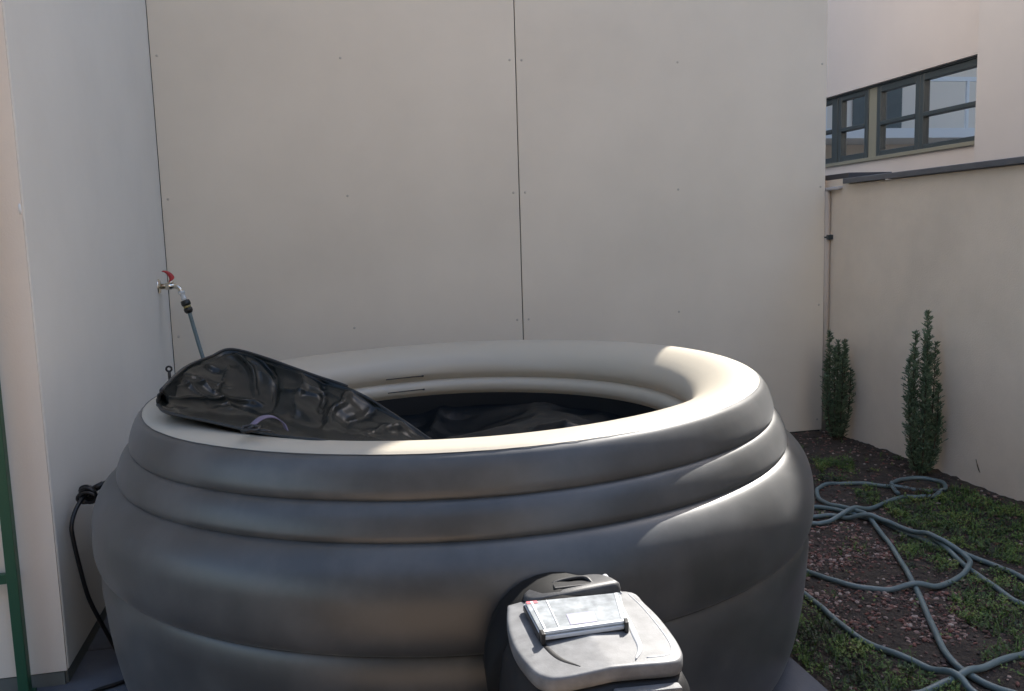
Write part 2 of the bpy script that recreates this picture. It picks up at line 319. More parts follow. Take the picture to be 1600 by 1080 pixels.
part(MB().box(XG+.0, XG+.24, 3.875, 4.6, 1.292, 1.318), 'capping_overlap', M['darkcap'], gw, bevel=.002)
part(cp2, 'mortar_lip', M['facade'], gw, bevel=.002)
part(MB().box(XG+.001, XG+.2, 3.871, 4.6, 1.262, 1.2915), 'wall_top', M['gstucco'], gw)
# small brown scratch / twig mark low on the wall
sc = MB().tube(spline([(XG-.003, 2.955, .107),(XG-.005, 2.945, .09),(XG-.006, 2.935, .07),(XG-.003, 2.93, .058)], 4), [.0012]*5+[.002]*5+[.0012]*3, 6)
tag(sc.build('dry_twig', M['bark']), 'tiny dry brown twig stuck to the foot of the garden wall', 'twig')
# downpipe in the gap beside the back building
dp = empty('downpipe', (2.566, 4.10, 0)); tag(dp, 'beige downpipe in the corner between board wall and garden wall', 'downpipe')
# ------------------------------------------------------------------ neighbour facade with window band
XF = 5.0
nb = empty('neighbour_house', (XF, 5, 0)); tag(nb, 'beige house beyond the garden wall with a dark framed window band', 'house')
W0, W1, Z0, Z1 = 5.955, 8.6, 1.665, 2.352   # window band (Y range, Z range)
HT = .45 + (5.0-1.225)/math.sin(SUN_AZ)*math.tan(SUN_EL)
f1 = MB(); f1.box(XF, XF+.3, W1, 14, -.05, HT); f1.box(XF, XF+.3, W0, W1, -.05, Z0); f1.box(XF, XF+.3, W0, W1, Z1, HT)
part(f1, 'wall', M['facade'], nb)
part(MB().box(XF-.05, XF+.3, -6, W0-.002, -.05, HT), 'pale_wall', M['facade_pale'], nb, bevel=.004)
part(MB().box(XF+.3, XF+6, -6, 14, -.05, HT-.1), 'house_core', M['room'], nb)
part(MB().box(XF-.1, XF+6.2, -6.1, 14.1, HT-.02+.03, HT+.2), 'roof_edge', M['zinc'], nb)
def window(y0, y1, z0, z1, zt, side=.05, bot=.04, top=.05, curtain=(0, 1)):
    fo = MB(); X0, X1 = XF+.05, XF+.105
    fo.box(X0, X1, y0, y0+side, z0, z1); fo.box(X0, X1, y1-side, y1, z0, z1)
    fo.box(X0+.001, X1-.001, y0+side, y1-side, z0, z0+bot); fo.box(X0+.001, X1-.001, y0+side, y1-side, z1-top, z1)
    fo.box(X0-.006, X1-.002, y0+side, y1-side, zt-.018, zt+.018)
    w_ = part(fo, 'window', M['frame'], nb, bevel=.004, seg=1)
    p = MB(); X = XF+.082
    p.add([(X, y0+side, z0+bot), (X, y1-side, z0+bot), (X, y1-side, zt-.018), (X, y0+side, zt-.018)], [(0,1,2,3)])
    p.add([(X, y0+side, zt+.018), (X, y1-side, zt+.018), (X, y1-side, z1-top), (X, y0+side, z1-top)], [(0,1,2,3)])
    part(p, 'pane', M['glass'], w_, recalc=False)
    # lace curtain across the lower half, softly pleated
    n = 40; zc = zt - .02 + .04*(curtain[1]-1)
    rows = [[(XF+.15+.008*math.sin(k*1.9), y0+side+(y1-y0-2*side)*k/n, z) for k in range(n+1)] for z in (z0+.02, zc)]
    part(MB().grid(rows), 'curtain', M['lace'], w_, recalc=False)
    return w_
window(7.47, 7.96, Z0+.03, 2.335, 2.008, .055, .06, .045)
window(6.74, 7.34, Z0+.03, 2.335, 1.995, .06, .05, .06)
window(W0, 6.74-.0, Z0+.03, 2.335, 1.990, .05, .045, .06)
window(7.97, W1, Z0+.03, 2.335, 2.02, .10, .06, .045)
part(MB().box(XF+.06, XF+.10, 7.342, 7.468, Z0+.03, 2.335), 'filler_panel', M['palegreen'], nb)
part(MB().box(XF-.025, XF+.12, W0+.002, W1, Z0-.005, Z0+.028), 'window_sill', M['palegreen'], nb, bevel=.003)
part(MB().box(XF+.04, XF+.12, W0+.002, W1, 2.337, Z1-.002), 'head_frame', M['frame'], nb)
part(MB().box(XF+.28, XF+.298, W0, W1, Z0, Z1), 'dim_interior', M['room'], nb)
# ------------------------------------------------------------------ house behind the viewer (bounces light, only seen in reflections)
rh = empty('terrace_house', (0, -3.4, 0)); tag(rh, 'beige house across the terrace, behind the viewer', 'house')
part(MB().box(-5.5, 1.6, -3.8, -3.4, -.04, 6), 'wall', M['terrace'], rh)
part(MB().box(-5.5, .55, -3.395, -.6, 2.55, 2.8), 'balcony', M['room'], rh)
part(MB().box(-1.4, .2, -3.42, -3.395, .05, 2.2), 'glass_door', M['frame'], rh)
# ------------------------------------------------------------------ white flats reflected in the windows
ab = empty('apartment_building', (0, 18, 0)); tag(ab, 'white flats with railed balconies, seen mirrored in the window panes', 'building')
part(MB().box(-12, 7.5, 16.0, 24, -.05, 9.0), 'wall', M['flats'], ab)
for z in (2.7, 5.5):
    part(MB().box(-11, 7, 14.8, 16.0, z, z+.18), 'balcony', M['white'], ab)
    rl = MB().box(-11, 7.0, 14.80, 14.86, z+1.05, z+1.13)
    for k in range(19): rl.box(-11+k, -10.95+k, 14.8, 14.85, z+.18, z+1.05)
    part(rl, 'railing', M['white'], ab)
    for xd in (-9, -5.2, -1.4, 2.4, 5.2): part(MB().box(xd, xd+1.1, 15.97, 15.995, z+.2, z+2.2), 'balcony_door', M['plinth'], ab)
# downpipe parts
def vpipe(x, y, z0, z1, r): return MB().tube([(x, y, z0), (x, y, z1)], r, 20)
dp.location = (2.508, 4.075, 0)
dp.location = (2.5028, 4.03, 0); dp['_base'] = (2.5028, 4.03, 0)
part(vpipe(2.5028, 4.03, -.01, 1.236, .0163), 'pipe', M['pipe'], dp)
cl = MB().tube([(2.5028, 4.03, 1.000), (2.5028, 4.03, 1.008)], (.0168), 20); cl.box(2.4895, 2.519, 3.998, 4.012, .992, 1.016)
part(cl, 'pipe_clamp', M['frame'], dp, bevel=.001, seg=1)
# dark green metal post with side rail at the far left
ps = empty('metal_post', (-.78, 2.15, 0)); tag(ps, 'slim dark green metal post with short side rail, at the left wall corner', 'post')
part(MB().box(-.773, -.749, 2.142, 2.166, 0, 2.4), 'upright', M['green'], ps, bevel=.002)
zr = .294
part(MB().box(-1.7, -.7735, 2.146, 2.162, zr-.012, zr+.012), 'rail', M['green'], ps, bevel=.002)
part(MB().box(-1.7, -.7735, 2.146, 2.162, 2.37, 2.395), 'rail', M['green'], ps, bevel=.002)
part(MB().box(-1.724, -1.7005, 2.142, 2.166, 0, 2.4), 'upright', M['green'], ps, bevel=.002)
part(MB().box(-.781, -.742, 2.135, 2.173, .0015, .008), 'foot_plate', M['green'], ps, bevel=.001)
# ------------------------------------------------------------------ hot tub
CX, CY, AX, AY = .3285, 2.3201, .015, .004
tub = empty('hot_tub', (CX, CY, 0)); tag(tub, 'round inflatable hot tub of grey stacked rings with a beige top rim', 'hot tub')
NPH = 220
def tubpt(r, z, ph):
    if z > 0: z *= .967
    pk = sum(math.exp(-abs(z/.967-c)/.008) for c in (.612, .541, .340, .694))
    r += .0013*pk*noise.noise(Vector((math.cos(ph)*26, math.sin(ph)*26, z*9)))
    # slightly soft, uneven inflation
    w = .004*noise.noise(Vector((math.cos(ph)*1.6, math.sin(ph)*1.6, z*2.0+4)))
    r = r + w*(1 if z > .05 else .3)
    x, y = r*math.cos(ph), r*math.sin(ph)
    return (CX+x, CY+y, z + (AX*x+AY*y)*max(0, z)/.7 + .0035*noise.noise(Vector((x*1.7, y*1.7, 11)))*(z/.7 if z > 0 else 0))
def resample(pr, n):
    s = spline([(a, b, 0) for a, b in pr], n); return [(p.x, p.y) for p in s]
def revolve(pr, mname, name, n=6, sharp=False):
    pr2 = resample(pr, n) if not sharp else pr
    vs = []; fs = []; m = len(pr2)
    for i in range(NPH):
        for (r, z) in pr2: vs.append(tubpt(r, z, 2*PI*i/NPH))
    for i in range(NPH):
        for k in range(m-1): fs.append((i*m+k, ((i+1) % NPH)*m+k, ((i+1) % NPH)*m+k+1, i*m+k+1))
    q = MB().add(vs, fs, True); return part(q, name, M[mname], tub)
RIM = [(.797,.694),(.786,.699),(.768,.702),(.742,.703),(.716,.700),(.692,.692),(.666,.678),(.643,.659),(.628,.635),(.624,.612),(.630,.596),(.636,.588)]
revolve(RIM, 'beige', 'top_rim')
revolve([(.636,.588),(.622,.582),(.612,.568),(.612,.550),(.622,.535)], 'beige', 'inner_band')
revolve([(.622,.535),(.612,.50),(.61,.44),(.61,.20)], 'liner', 'inner_wall', sharp=True)
revolve([(.797,.694),(.808,.685),(.818,.669),(.825,.651),(.830,.633),(.831,.620),(.829,.613),(.824,.610)], 'grey', 'upper_ring')
revolve([(.824,.614),(.838,.606),(.850,.591),(.858,.573),(.863,.555),(.863,.546),(.861,.541),(.856,.538)], 'grey', 'middle_ring')
revolve([(.856,.543),(.876,.534),(.896,.515),(.911,.492),(.921,.462),(.925,.43),(.926,.395),(.923,.367),(.915,.349),(.898,.338)], 'grey', 'belly_ring')
revolve([(.894,.343),(.904,.338),(.911,.318),(.914,.288),(.911,.25),(.906,.19),(.897,.12),(.883,.05),(.868,.012),(.85,.004)], 'grey', 'base_ring')
# welded seam beads
def ringtube(r, z, rad, mname, name, a0=0, a1=360, n=220):
    pts = [tubpt(r, z, R(a0+(a1-a0)*k/n)) for k in range(n+1)]
    rs_ = [rad*min(1, .05+(n-k)/(n*.35)) for k in range(n+1)] if a1 < 360 else rad
    return part(MB().tube(pts, rs_, 6, caps=True), name, M[mname], tub)
ringtube(.7985, .6938, .0011, 'grey', 'rim_seam', 120, 300)
# black slots/straps on the inside of the rim (far side, left of centre)
def inner_strap(r, z, a0, a1):
    pts = [tubpt(r, z-.0*k, R(a0+(a1-a0)*k/30)) for k in range(31)]
    o = part(MB().tube(pts, [.0017]*29+[.0032, .0032], 6), 'inner_strap', M['black'], tub)
inner_strap(.6225, .606, 104.5, 92.5); inner_strap(.6105, .560, 104.5, 92.5)
# fine scuffs on the sun side come from the grey vinyl material
# ------------------------------------------------------------------ black folding cover lying in and over the tub
cv = empty('tub_cover', (CX-.2, CY, .5)); tag(cv, 'crumpled black leatherette cover sagging inside the tub and over its left rim', 'cover')
def cr(P, t):
    n = len(P)-1; i = min(int(t), n-1); f_ = t-i
    a = P[max(i-1, 0)]; b = P[i]; c = P[i+1]; d = P[min(i+2, n)]
    return .5*((2*b)+(c-a)*f_+(2*a-5*b+4*c-d)*f_*f_+(3*b-a-3*c+d)*f_**3)
CV = [[Vector(p) for p in r] for r in COVER]
CV[0][6] = Vector((.15, 1.77, .57)); CV[4][3] += Vector((-.004, 0, .002))
for k in (1, 2, 3):
    CV[k][0].z += .004; CV[k][1].z += .006
for c_, d_ in ((2,.004),(3,.010),(4,.013),(5,.017)): CV[0][c_].z -= d_
for k in (2, 3, 4): CV[k][6] += Vector((.02, .02, -.045))
ridge = CV[-1]
CV.append([p+Vector((.0, .05, -.035)) for p in ridge]); CV.append([p+Vector((.02, .08, -.10)) for p in ridge]); CV.append([p+Vector((.06, .07, -.20)) for p in ridge])
# first row: tucked hem under the front lip
NU, NV = 130, 150
def ridged(p, s): return 1-abs(noise.noise(p*s))*2
CREASE = ((1.0,3.6,2.6,1.2,.014,.12),(.6,2.8,2.4,2.3,.012,.10),(.5,1.8,3.2,1.6,.018,.15),(1.6,3.7,2.2,2.9,-.012,.10),(2.9,3.7,3.0,1.7,.015,.10),
          (3.4,3.6,3.4,1.4,-.014,.12),(3.9,3.8,3.9,1.5,.013,.08),(4.3,3.8,4.5,1.2,-.013,.10),(4.8,3.9,4.6,1.0,.018,.10),(5.2,3.8,5.0,1.4,-.015,.10),
          (5.6,4,5.3,1.2,.017,.10),(2.2,1.3,4.2,.7,.016,.2),(1.2,3.0,1.9,1.5,.010,.06),(2.4,3.1,2.0,1.9,.009,.05),(3.6,2.4,4.2,2.9,.009,.05))
def creases(u, v):
    h = 0
    for a, b_, c, d, H, w in CREASE:
        dx, dy = c-a, d-b_; uu = u+.08*noise.noise(Vector((u*1.5, v*1.5, a))); t = max(0, min(1, ((uu-a)*dx+(v-b_)*dy)/(dx*dx+dy*dy)))
        dd = math.hypot(uu-a-t*dx, (v-b_-t*dy)); h += 1.55*H*math.exp(-dd/(w*.72))*(.35+.65*math.sin(PI*min(1, .12+.88*t)))
    return h
rows = []
for j in range(NV+1):
    v = (len(CV)-1)*j/NV; row = []
    for i in range(NU+1):
        u = 6*i/NU
        p = cr([cr(r, u) for r in CV], v)
        amp = min(1, v/.7)
        q = Vector((p.x*1.0, p.y*.75, p.z*.7))
        # pulled folds radiating to the ridge, plus small creases
        wv = noise.noise(Vector((u*.9+.35*v, v*.35, 3)))
        fold = ridged(Vector((u*1.1+.6*v, v*.28, 7.3)), 1.1)*.020
        fold2 = ridged(Vector((u*.9-v*.7, v*.6+u*.5, 1.7)), 1.2)*.012 + ridged(Vector((u*.4+v*.9, u*.5-v*.1, 4.1)), 1.5)*.008
        fine = noise.noise(q*20)*.0012
        edge = math.exp(-((v-4.0)/.16)**2)*.002 + math.exp(-((v-3.72)/.08)**2)*-.004
        h = amp*(fold*.45 + fold2*.35 + fine*.4 + wv*.008 - .020 + creases(u, v))*(1-.80*math.exp(-((v-4.0)/.35)**2)) + edge
        if v < .7: h += .004
        dirn = Vector((0, -.75, .65)) if v > .9 else Vector((0, -.75*v/.9, .65+.35*(1-v/.9)))
        row.append(p + dirn*h)
    rows.append(row)
o = part(MB().grid(rows), 'folded_flap', M['cover'], cv, recalc=False)
q = o.modifiers.new('thickness', 'SOLIDIFY'); q.thickness = .003
hem = [rows[0][i]+Vector((0, -.001, .001)) for i in range(0, NU+1, 2)]
part(MB().tube(hem, .0035, 8), 'front_hem', M['hem'], cv)
hem = [rows[k][0] for k in range(0, int(NV*4.0/7)+1, 2)]
part(MB().tube(hem, .004, 8), 'side_hem', M['hem'], cv)
k4 = int(NV*4.0/7)
hem = [rows[k4][i]+Vector((0,0,.001)) for i in range(0, int(NU*.80), 2)]
part(MB().tube(hem, .0042, 8), 'ridge_piping', M['hem'], cv)
# second layer: the cover sunk into the tub, wrinkled
rows = []
n1, n2 = 140, 200
for j in range(n1+1):
    rr = .606*j/n1; row = []
    for i in range(n2+1):
        a = 2*PI*i/n2; x, y = rr*math.cos(a), rr*math.sin(a)
        q = Vector((x, y, 0))
        z = .415 + .062*ridged(q+Vector((.3, .1, 2)), 1.9) + .018*ridged(q+Vector((5, 1, 2)), 3.6) + .006*ridged(q+Vector((2, 7, 2)), 8)
        # explicit folds
        for (ax_, ay_, bx, by, h, w) in ((.05,.66,-.08,.28,.05,.035), (.05,.66,.22,.55,.03,.05), (.70,.28,.35,.42,.035,.03), (-.35,-.2,.1,-.5,.03,.05), (.25,.1,.6,-.1,.03,.04)):
            dx, dy = bx-ax_, by-ay_; t = max(0, min(1, ((x-ax_)*dx+(y-ay_)*dy)/(dx*dx+dy*dy))); d = math.hypot(x-ax_-t*dx, y-ay_-t*dy)
            z += h*math.exp(-(d/w)**1.3)*(1-t*.6)
        e = max(0, (rr-.54)/.066); z = z*(1-e*.6) + .47*e*.6
        row.append((CX+x, CY+y, z + (AX*x+AY*y)*.7))
    rows.append(row)
part(MB().grid(rows), 'sunken_panel', M['sunk'], cv, recalc=False)
# strap with buckle on the front hem
def onrow(u, v, dz=0):
    return cr([cr(r, u) for r in CV], v)+Vector((0, -.002, dz))
b0 = Vector((-.165, 1.742, .708)); b1 = Vector((-.105, 1.775, .716))
sp = spline(STRAP, 6)
m = MB(); rws = []
for p in sp: rws.append([p+Vector((-.004,.010,.001)), p+Vector((.004,-.008,-.001))])
o = part(MB().grid(rws), 'strap', M['strap'], cv, recalc=False); q = o.modifiers.new('t', 'SOLIDIFY'); q.thickness = .002
m = MB(); k0 = Vector(STRAP[0])
m.tube([k0+Vector(q) for q in ((-.012,-.004,.001),(.004,-.010,.002),(.018,-.012,.001),(.022,0,.005),(.006,.008,.008),(-.010,.011,.006),(-.012,-.004,.001))], .0035, 8)
m.tube([k0+Vector((0,-.006,.004)), k0+Vector((.013,.010,.006))], .004, 8); m.tube([k0+Vector((.022,-.010,.001)), k0+Vector((.036,-.016,0)), k0+Vector((.046,-.018,-.002))], [.0045,.003,.002], 8)
part(m, 'buckle', M['black'], cv)
# loop clip at the far left corner
m = MB(); c0 = Vector((-.437, 2.47, .705))
m.tube([c0+Vector((0,0,-.02)), c0+Vector((0,0,.012))], .0042, 8); m.tube([c0+Vector((.007*math.cos(a), 0, .019+.007*math.sin(a))) for a in [2*PI*k/12 for k in range(13)]], .003, 6)
part(m, 'loop_clip', M['black'], cv)
# pale printed care label with lines near the front rim inside
# ------------------------------------------------------------------ tap
tp = empty('water_tap', (XL, 3.80, .893)); tag(tp, 'small chrome tap with curved red lever on the left wall', 'tap')
def lathe(mb, c, axis, pr, n=20):
    """pr: list of (distance along axis, radius)"""
    A = Vector(axis).normalized(); B = A.cross(Vector((0,0,1)) if abs(A.z) < .9 else Vector((1,0,0))).normalized(); C_ = A.cross(B)
    return mb.loft([[Vector(c)+A*d+(B*math.cos(w)+C_*math.sin(w))*r for w in [2*PI*k/n for k in range(n)]] for d, r in pr], True)
TX, TY, TZ = XL, 3.80, .893
part(lathe(MB(), (TX+.0005, TY, TZ), (1,0,0), [(0,.031),(.004,.031),(.009,.026),(.011,.014)]), 'wall_rosette', M['chrome'], tp)
b = MB(); lathe(b, (TX+.011, TY, TZ), (1,0,0), [(0,.0115),(.018,.0115),(.020,.0145),(.042,.0145),(.045,.012),(.058,.011)])
b.tube(spline([(TX+.058,TY,TZ),(TX+.074,TY-.004,TZ-.003),(TX+.086,TY-.008,TZ-.012),(TX+.091,TY-.010,TZ-.024)], 6), .0095, 14)
lathe(b, (TX+.052, TY, TZ+.006), (0,0,1), [(0,.010),(.016,.010),(.018,.007),(.026,.007)])
part(b, 'tap_body', M['chrome'], tp)
lv = MB(); base = Vector((TX+.054, TY-.002, TZ+.026))
lp = spline([(0,0,-.004),(.004,0,.008),(-.004,-.002,.026),(-.020,-.006,.040),(-.036,-.010,.044)], 6)
rings = []
for i, p in enumerate(lp):
    t = i/(len(lp)-1); w = .013*(1-t)+.006; h = .006*(1-t)+.0035
    rings.append([base+p*.85+Vector((w*math.cos(a)*.62, h*math.sin(a)*1.6, w*.35*math.cos(a))) for a in [2*PI*k/10 for k in range(10)]])
lv.loft(rings, True); part(lv, 'lever', M['red'], tp)
part(lathe(MB(), (TX+.091, TY-.010, TZ-.022), (.30,-.1,-1), [(0,.0125),(.010,.0135),(.014,.010),(.026,.0095),(.030,.0115),(.040,.011)]), 'plastic_adapter', M['clearp'], tp)
# ------------------------------------------------------------------ hoses
def hose_z(path, placed, rad, zbase=.002):
    out = []
    for i, p in enumerate(path):
        z = soil_z(min(max(p.x, XS0), XS1), p.y)+rad+zbase if p.x > XS0 else rad+.001
        for q in placed:
            d = math.hypot(q.x-p.x, q.y-p.y)
            if d < rad*5: z = max(z, q.z+rad*2.05 - max(0, (d-rad*.6))*.45)
        out.append(z)
    for _ in range(10): out = [out[0]]+[max(out[i], (out[i-1]+out[i]+out[i+1])/3) if False else (out[i-1]+2*out[i]+out[i+1])/4 for i in range(1, len(out)-1)]+[out[-1]]
    return [Vector((p.x, p.y, z)) for p, z in zip(path, out)]
HR = .0082
placed = []
def ground_hose(pts, n=7):
    path = spline([(x, y, 0) for x, y in pts], n); res = []
    # process in chunks so the hose also rides over its own earlier loops
    ch = 12
    for k in range(0, len(path), ch):
        seg = path[max(0, k-0):k+ch]; own = res[:-26] if len(res) > 26 else []
        zz = []
        for p in seg:
            z = (soil_z(p.x, p.y) if p.x > XS0 and p.x < XS1 else 0)+HR+.001
            for q in placed+own:
                d = math.hypot(q.x-p.x, q.y-p.y)
                if d < HR*6: z = max(z, q.z+HR*2.02-max(0, d-HR*.5)*.42)
            zz.append(Vector((p.x, p.y, z)))
        res += zz
    zs = [p.z for p in res]
    for _ in range(6): zs = [zs[0]]+[(zs[i-1]+2*zs[i]+zs[i+1])/4 for i in range(1, len(zs)-1)]+[zs[-1]]
    return [Vector((p.x, p.y, z)) for p, z in zip(res, zs)]
# hose from the tap: down behind the tub, around it, out across the bed and back
th0 = spline([tuple(Vector((TX+.119, TY-.020, TZ-.112))), (-.553, 3.77, .70), (-.533, 3.75, .62), (-.50, 3.72, .50), (-.44, 3.66, .25), (-.36, 3.60, .06), (-.2, 3.58, .013)], 8)
round_pts = [(-.2,3.58),(.2,3.52),(.6,3.44),(1.0,3.30),(1.35,3.12),(1.58,2.95),(1.68,2.88)]
g1 = ground_hose(round_pts + hF[0:] + [(1.96,1.90),(1.93,1.83),(1.86,1.81)] + hG[:], 7)
placed += g1[::2]
cn = empty('supply_hose', (-.53, 3.78, .8)); tag(cn, 'thin grey green hose hanging from the tap, running behind the tub to the garden bed', 'hose')
part(MB().tube(th0[:-1]+g1[2:], .0080, 12), 'hose_line', M['hose'], cn)
c0 = Vector((TX+.103, TY-.014, TZ-.060)); cd = Vector((.30, -.10, -1)).normalized()
part(lathe(MB(), c0, cd, [(0,.013),(.001,.018),(.014,.0195),(.020,.019),(.024,.015)]), 'coupling', M['coupling'], cn)
part(lathe(MB(), c0+cd*.0242, cd, [(0,.015),(.009,.0155)]), 'coupling_ring', M['ochre'], cn)
part(lathe(MB(), c0+cd*.0334, cd, [(0,.016),(.004,.018),(.014,.0175),(.022,.012)]), 'coupling', M['coupling'], cn)
# the long loose hose lying in loops
link1 = [(1.44,1.52),(1.62,1.42),(1.80,1.46),(1.82,1.60),(1.76,1.69)]
link2 = [(1.20,1.45),(1.24,1.30),(1.36,1.28),(1.42,1.40),(1.38,1.50)]
link3 = [(1.285,2.26),(1.29,2.36),(1.33,2.38)]
link4 = [(1.56,2.80),(1.47,2.84),(1.43,2.77),(1.48,2.71),(1.56,2.69)]
gh = ground_hose(hA + link1 + hB + link2 + hC[::1] + link3 + hD + hD2 + link4 + hE, 7)
lh = empty('garden_hose', (1.8, 2.5, 0)); tag(lh, 'long grey blue garden hose lying in loose loops on the soil and gravel', 'hose')
part(MB().tube(gh, HR, 12), 'hose_line', M['hose'], lh)
part(lathe(MB(), gh[0], (gh[0]-gh[1]), [(-.012,.0125),(.0,.014),(.016,.014),(.018,.009),(.034,.008)]), 'end_coupling', M['coupling'], lh)
# ground cover: creeping small leaved plants in patches
lm = MB(); tint = []; cnt = 0; rnd = random.Random(5)
cell = {}
for p in gh + g1:
    for ix in (-1,0,1):
        for iy in (-1,0,1): cell.setdefault((int(p.x/.03)+ix, int(p.y/.03)+iy), []).append((p.x, p.y))
while cnt < 15000:
    x = rnd.uniform(XS0+.01, 2.5); y = rnd.uniform(.6, 3.95)
    if rnd.random() > green_w(x, y): continue
    if any((x-a)**2+(y-b_)**2 < .016**2 for a, b_ in cell.get((int(x/.03), int(y/.03)), ())): cnt += .3; continue
    tall = .008 + .028*max(0, noise.noise(Vector((x*14, y*14, 2)))+.35)
    t0 = min(1, max(0, .45+.8*noise.noise(Vector((x*9, y*9, 21)))))
    z0 = soil_z(x, y)
    for k in range(rnd.randint(4, 7)):
        a = rnd.uniform(0, 6.28); L = rnd.uniform(.005, .0115); w = L*rnd.uniform(.45, .7)
        c = Vector((x+rnd.gauss(0, .006), y+rnd.gauss(0, .006), z0+rnd.uniform(.1, 1)*tall))
        d = Vector((math.cos(a), math.sin(a), rnd.uniform(.1, 1.1))).normalized(); sd_ = Vector((-math.sin(a), math.cos(a), rnd.uniform(-.4, .4)))
        lm.add([c, c+d*L*.5+sd_*w*.5, c+d*L, c+d*L*.5-sd_*w*.5], [(0,1,2,3)], False)
        tint.append(min(1, max(0, t0+rnd.uniform(-.25, .3))))
    if rnd.random() < .12:
        for k in range(4):
            a = rnd.uniform(0, 6.28); L = rnd.uniform(.02, .045)
            c = Vector((x, y, z0)); d = Vector((math.cos(a)*.5, math.sin(a)*.5, 1)).normalized(); sd_ = Vector((-math.sin(a), math.cos(a), 0))*.0011
            lm.add([c-sd_, c+sd_, c+d*L*.6+sd_*.8, c+d*L*.6-sd_*.8], [(0,1,2,3)]); lm.add([c+d*L*.6-sd_*.8, c+d*L*.6+sd_*.8, c+d*L+Vector((math.cos(a),math.sin(a),-.3))*L*.2], [(0,1,2)])
            tint += [.6, .7]
    cnt += 1
M['leafg'] = attr_mat('creeping_leaves', [(.018,.032,.010),(.035,.065,.014),(.06,.115,.02),(.11,.18,.03),(.18,.20,.05)], .6)
o = lm.build('ground_cover', M['leafg'], recalc=False); set_tint(o, tint)
tag(o, 'low green creeping plants and moss covering parts of the soil bed', 'ground cover', kind='stuff')
# dry weed inside the small loop
m = MB(); rw = random.Random(2)
for k in range(60):
    a = rw.uniform(0, 6.28); c = Vector((2.20+rw.gauss(0,.035), 2.90+rw.gauss(0,.035), soil_z(2.2, 2.9))); L = rw.uniform(.02, .05)
    m.tube([c, c+Vector((math.cos(a)*L*.5, math.sin(a)*L*.5, L*.7)), c+Vector((math.cos(a)*L, math.sin(a)*L, L*.8))], [.0012,.001,.0004], 4, caps=False)
M['dryweed'] = mat('dry_weed', (.09,.055,.035), .9)
tag(m.build('dry_weed', M['dryweed'], recalc=False), 'small tangle of dry brown weed in the upper hose loop', 'weed')
# ------------------------------------------------------------------ cable with plug between wall and tub
ca = empty('power_cable', (-.66, 2.25, 0)); tag(ca, 'black cable with a bundled plug hung between left wall and tub', 'cable')
cpts = [(-.605,2.37,.448),(-.625,2.33,.442),(-.637,2.26,.425),(-.645,2.225,.39),(-.645,2.225,.35),(-.64,2.24,.27),(-.635,2.27,.18),(-.62,2.31,.09),(-.60,2.325,.02),(-.57,2.27,.006),(-.54,2.22,.006),(-.512,2.18,.006),(-.545,2.15,.006),(-.60,2.12,.006),(-.66,2.07,.006)]
part(MB().tube(spline(cpts, 8), .0052, 10), 'cord', M['black'], ca)
m = MB(); cc = Vector((-.622, 2.30, .438)); rw = random.Random(11)
for k in range(5):
    ax1 = Vector((1, rw.uniform(-.5,.5), rw.uniform(-.3,.3))).normalized(); ax2 = ax1.cross(Vector((rw.uniform(-.4,.4), 1, .3))).normalized()
    o_ = cc+Vector((rw.uniform(-.008,.006), rw.uniform(-.015,.02), rw.uniform(-.008,.006)))
    m.tube([o_+ax1*math.cos(a)*.019+ax2*math.sin(a)*.015 for a in [2*PI*i/16 for i in range(17)]], .0042, 8)
m.tube([cc+Vector((.01,.03,.008)), cc+Vector((.035,.06,.016))], [.009,.006], 8)
part(m, 'plug_bundle', M['black'], ca)
# ------------------------------------------------------------------ filter pump
pu = empty('filter_pump', (.36, 1.2, 0)); tag(pu, 'rounded dark grey filter pump with ribbed lid standing against the tub front', 'pump')
OUT = [(.258,1.328),(.247,1.28),(.240,1.225),(.239,1.18),(.243,1.14),(.250,1.105),(.262,1.086),(.280,1.078),(.315,1.077),(.350,1.078),(.395,1.080),(.430,1.081),(.452,1.086),(.466,1.105),(.473,1.14),(.477,1.19),(.478,1.235),(.475,1.28),(.470,1.326),(.42,1.335),(.36,1.338),(.30,1.335)]
OC = Vector((.358, 1.20))
def outl(s, z, dy=0, ctr=OC): return [Vector((ctr.x+(x-ctr.x)*s, ctr.y+(y-ctr.y)*s+dy, z)) for x, y in OUT]
def lid_z(x, y):
    return .461 - .075*math.sqrt((x-.352)**2+.000004) - .015*max(0, 1.14-y)
def so_(pts, f): return [Vector((p.x, p.y, f(p.x, p.y))) for p in pts]
def dense(P, k=4): return spline(P+[P[0]], k)[:-1]
def ring(s, z=None, dz=0):
    return [Vector((p.x, p.y, (z if z is not None else lid_z(p.x, p.y)+dz))) for p in dense(outl(s, 0))]
body = MB()
body.loft([ring(1.05, .0), ring(1.12, .03), ring(1.16, .12), ring(1.16, .25), ring(1.14, .35), ring(1.08, .40), ring(.97, None, -.0245)], True)
part(body, 'housing', M['lid_dark'], pu)
# lid skirt (rounded edge) and the top surface
rr_ = [ring(.97, None, -.024), ring(1.0, None, -.022), ring(1.012, None, -.015), ring(1.010, None, -.004), ring(1.0, None, -.0008), ring(.975, None, .0002)]
for k in range(23):
    s = .95*(1-k/22)+.001
    rr_.append(ring(s, None, .0002))
top = MB().loft(rr_, True); part(top, 'lid', M['lid'], pu)
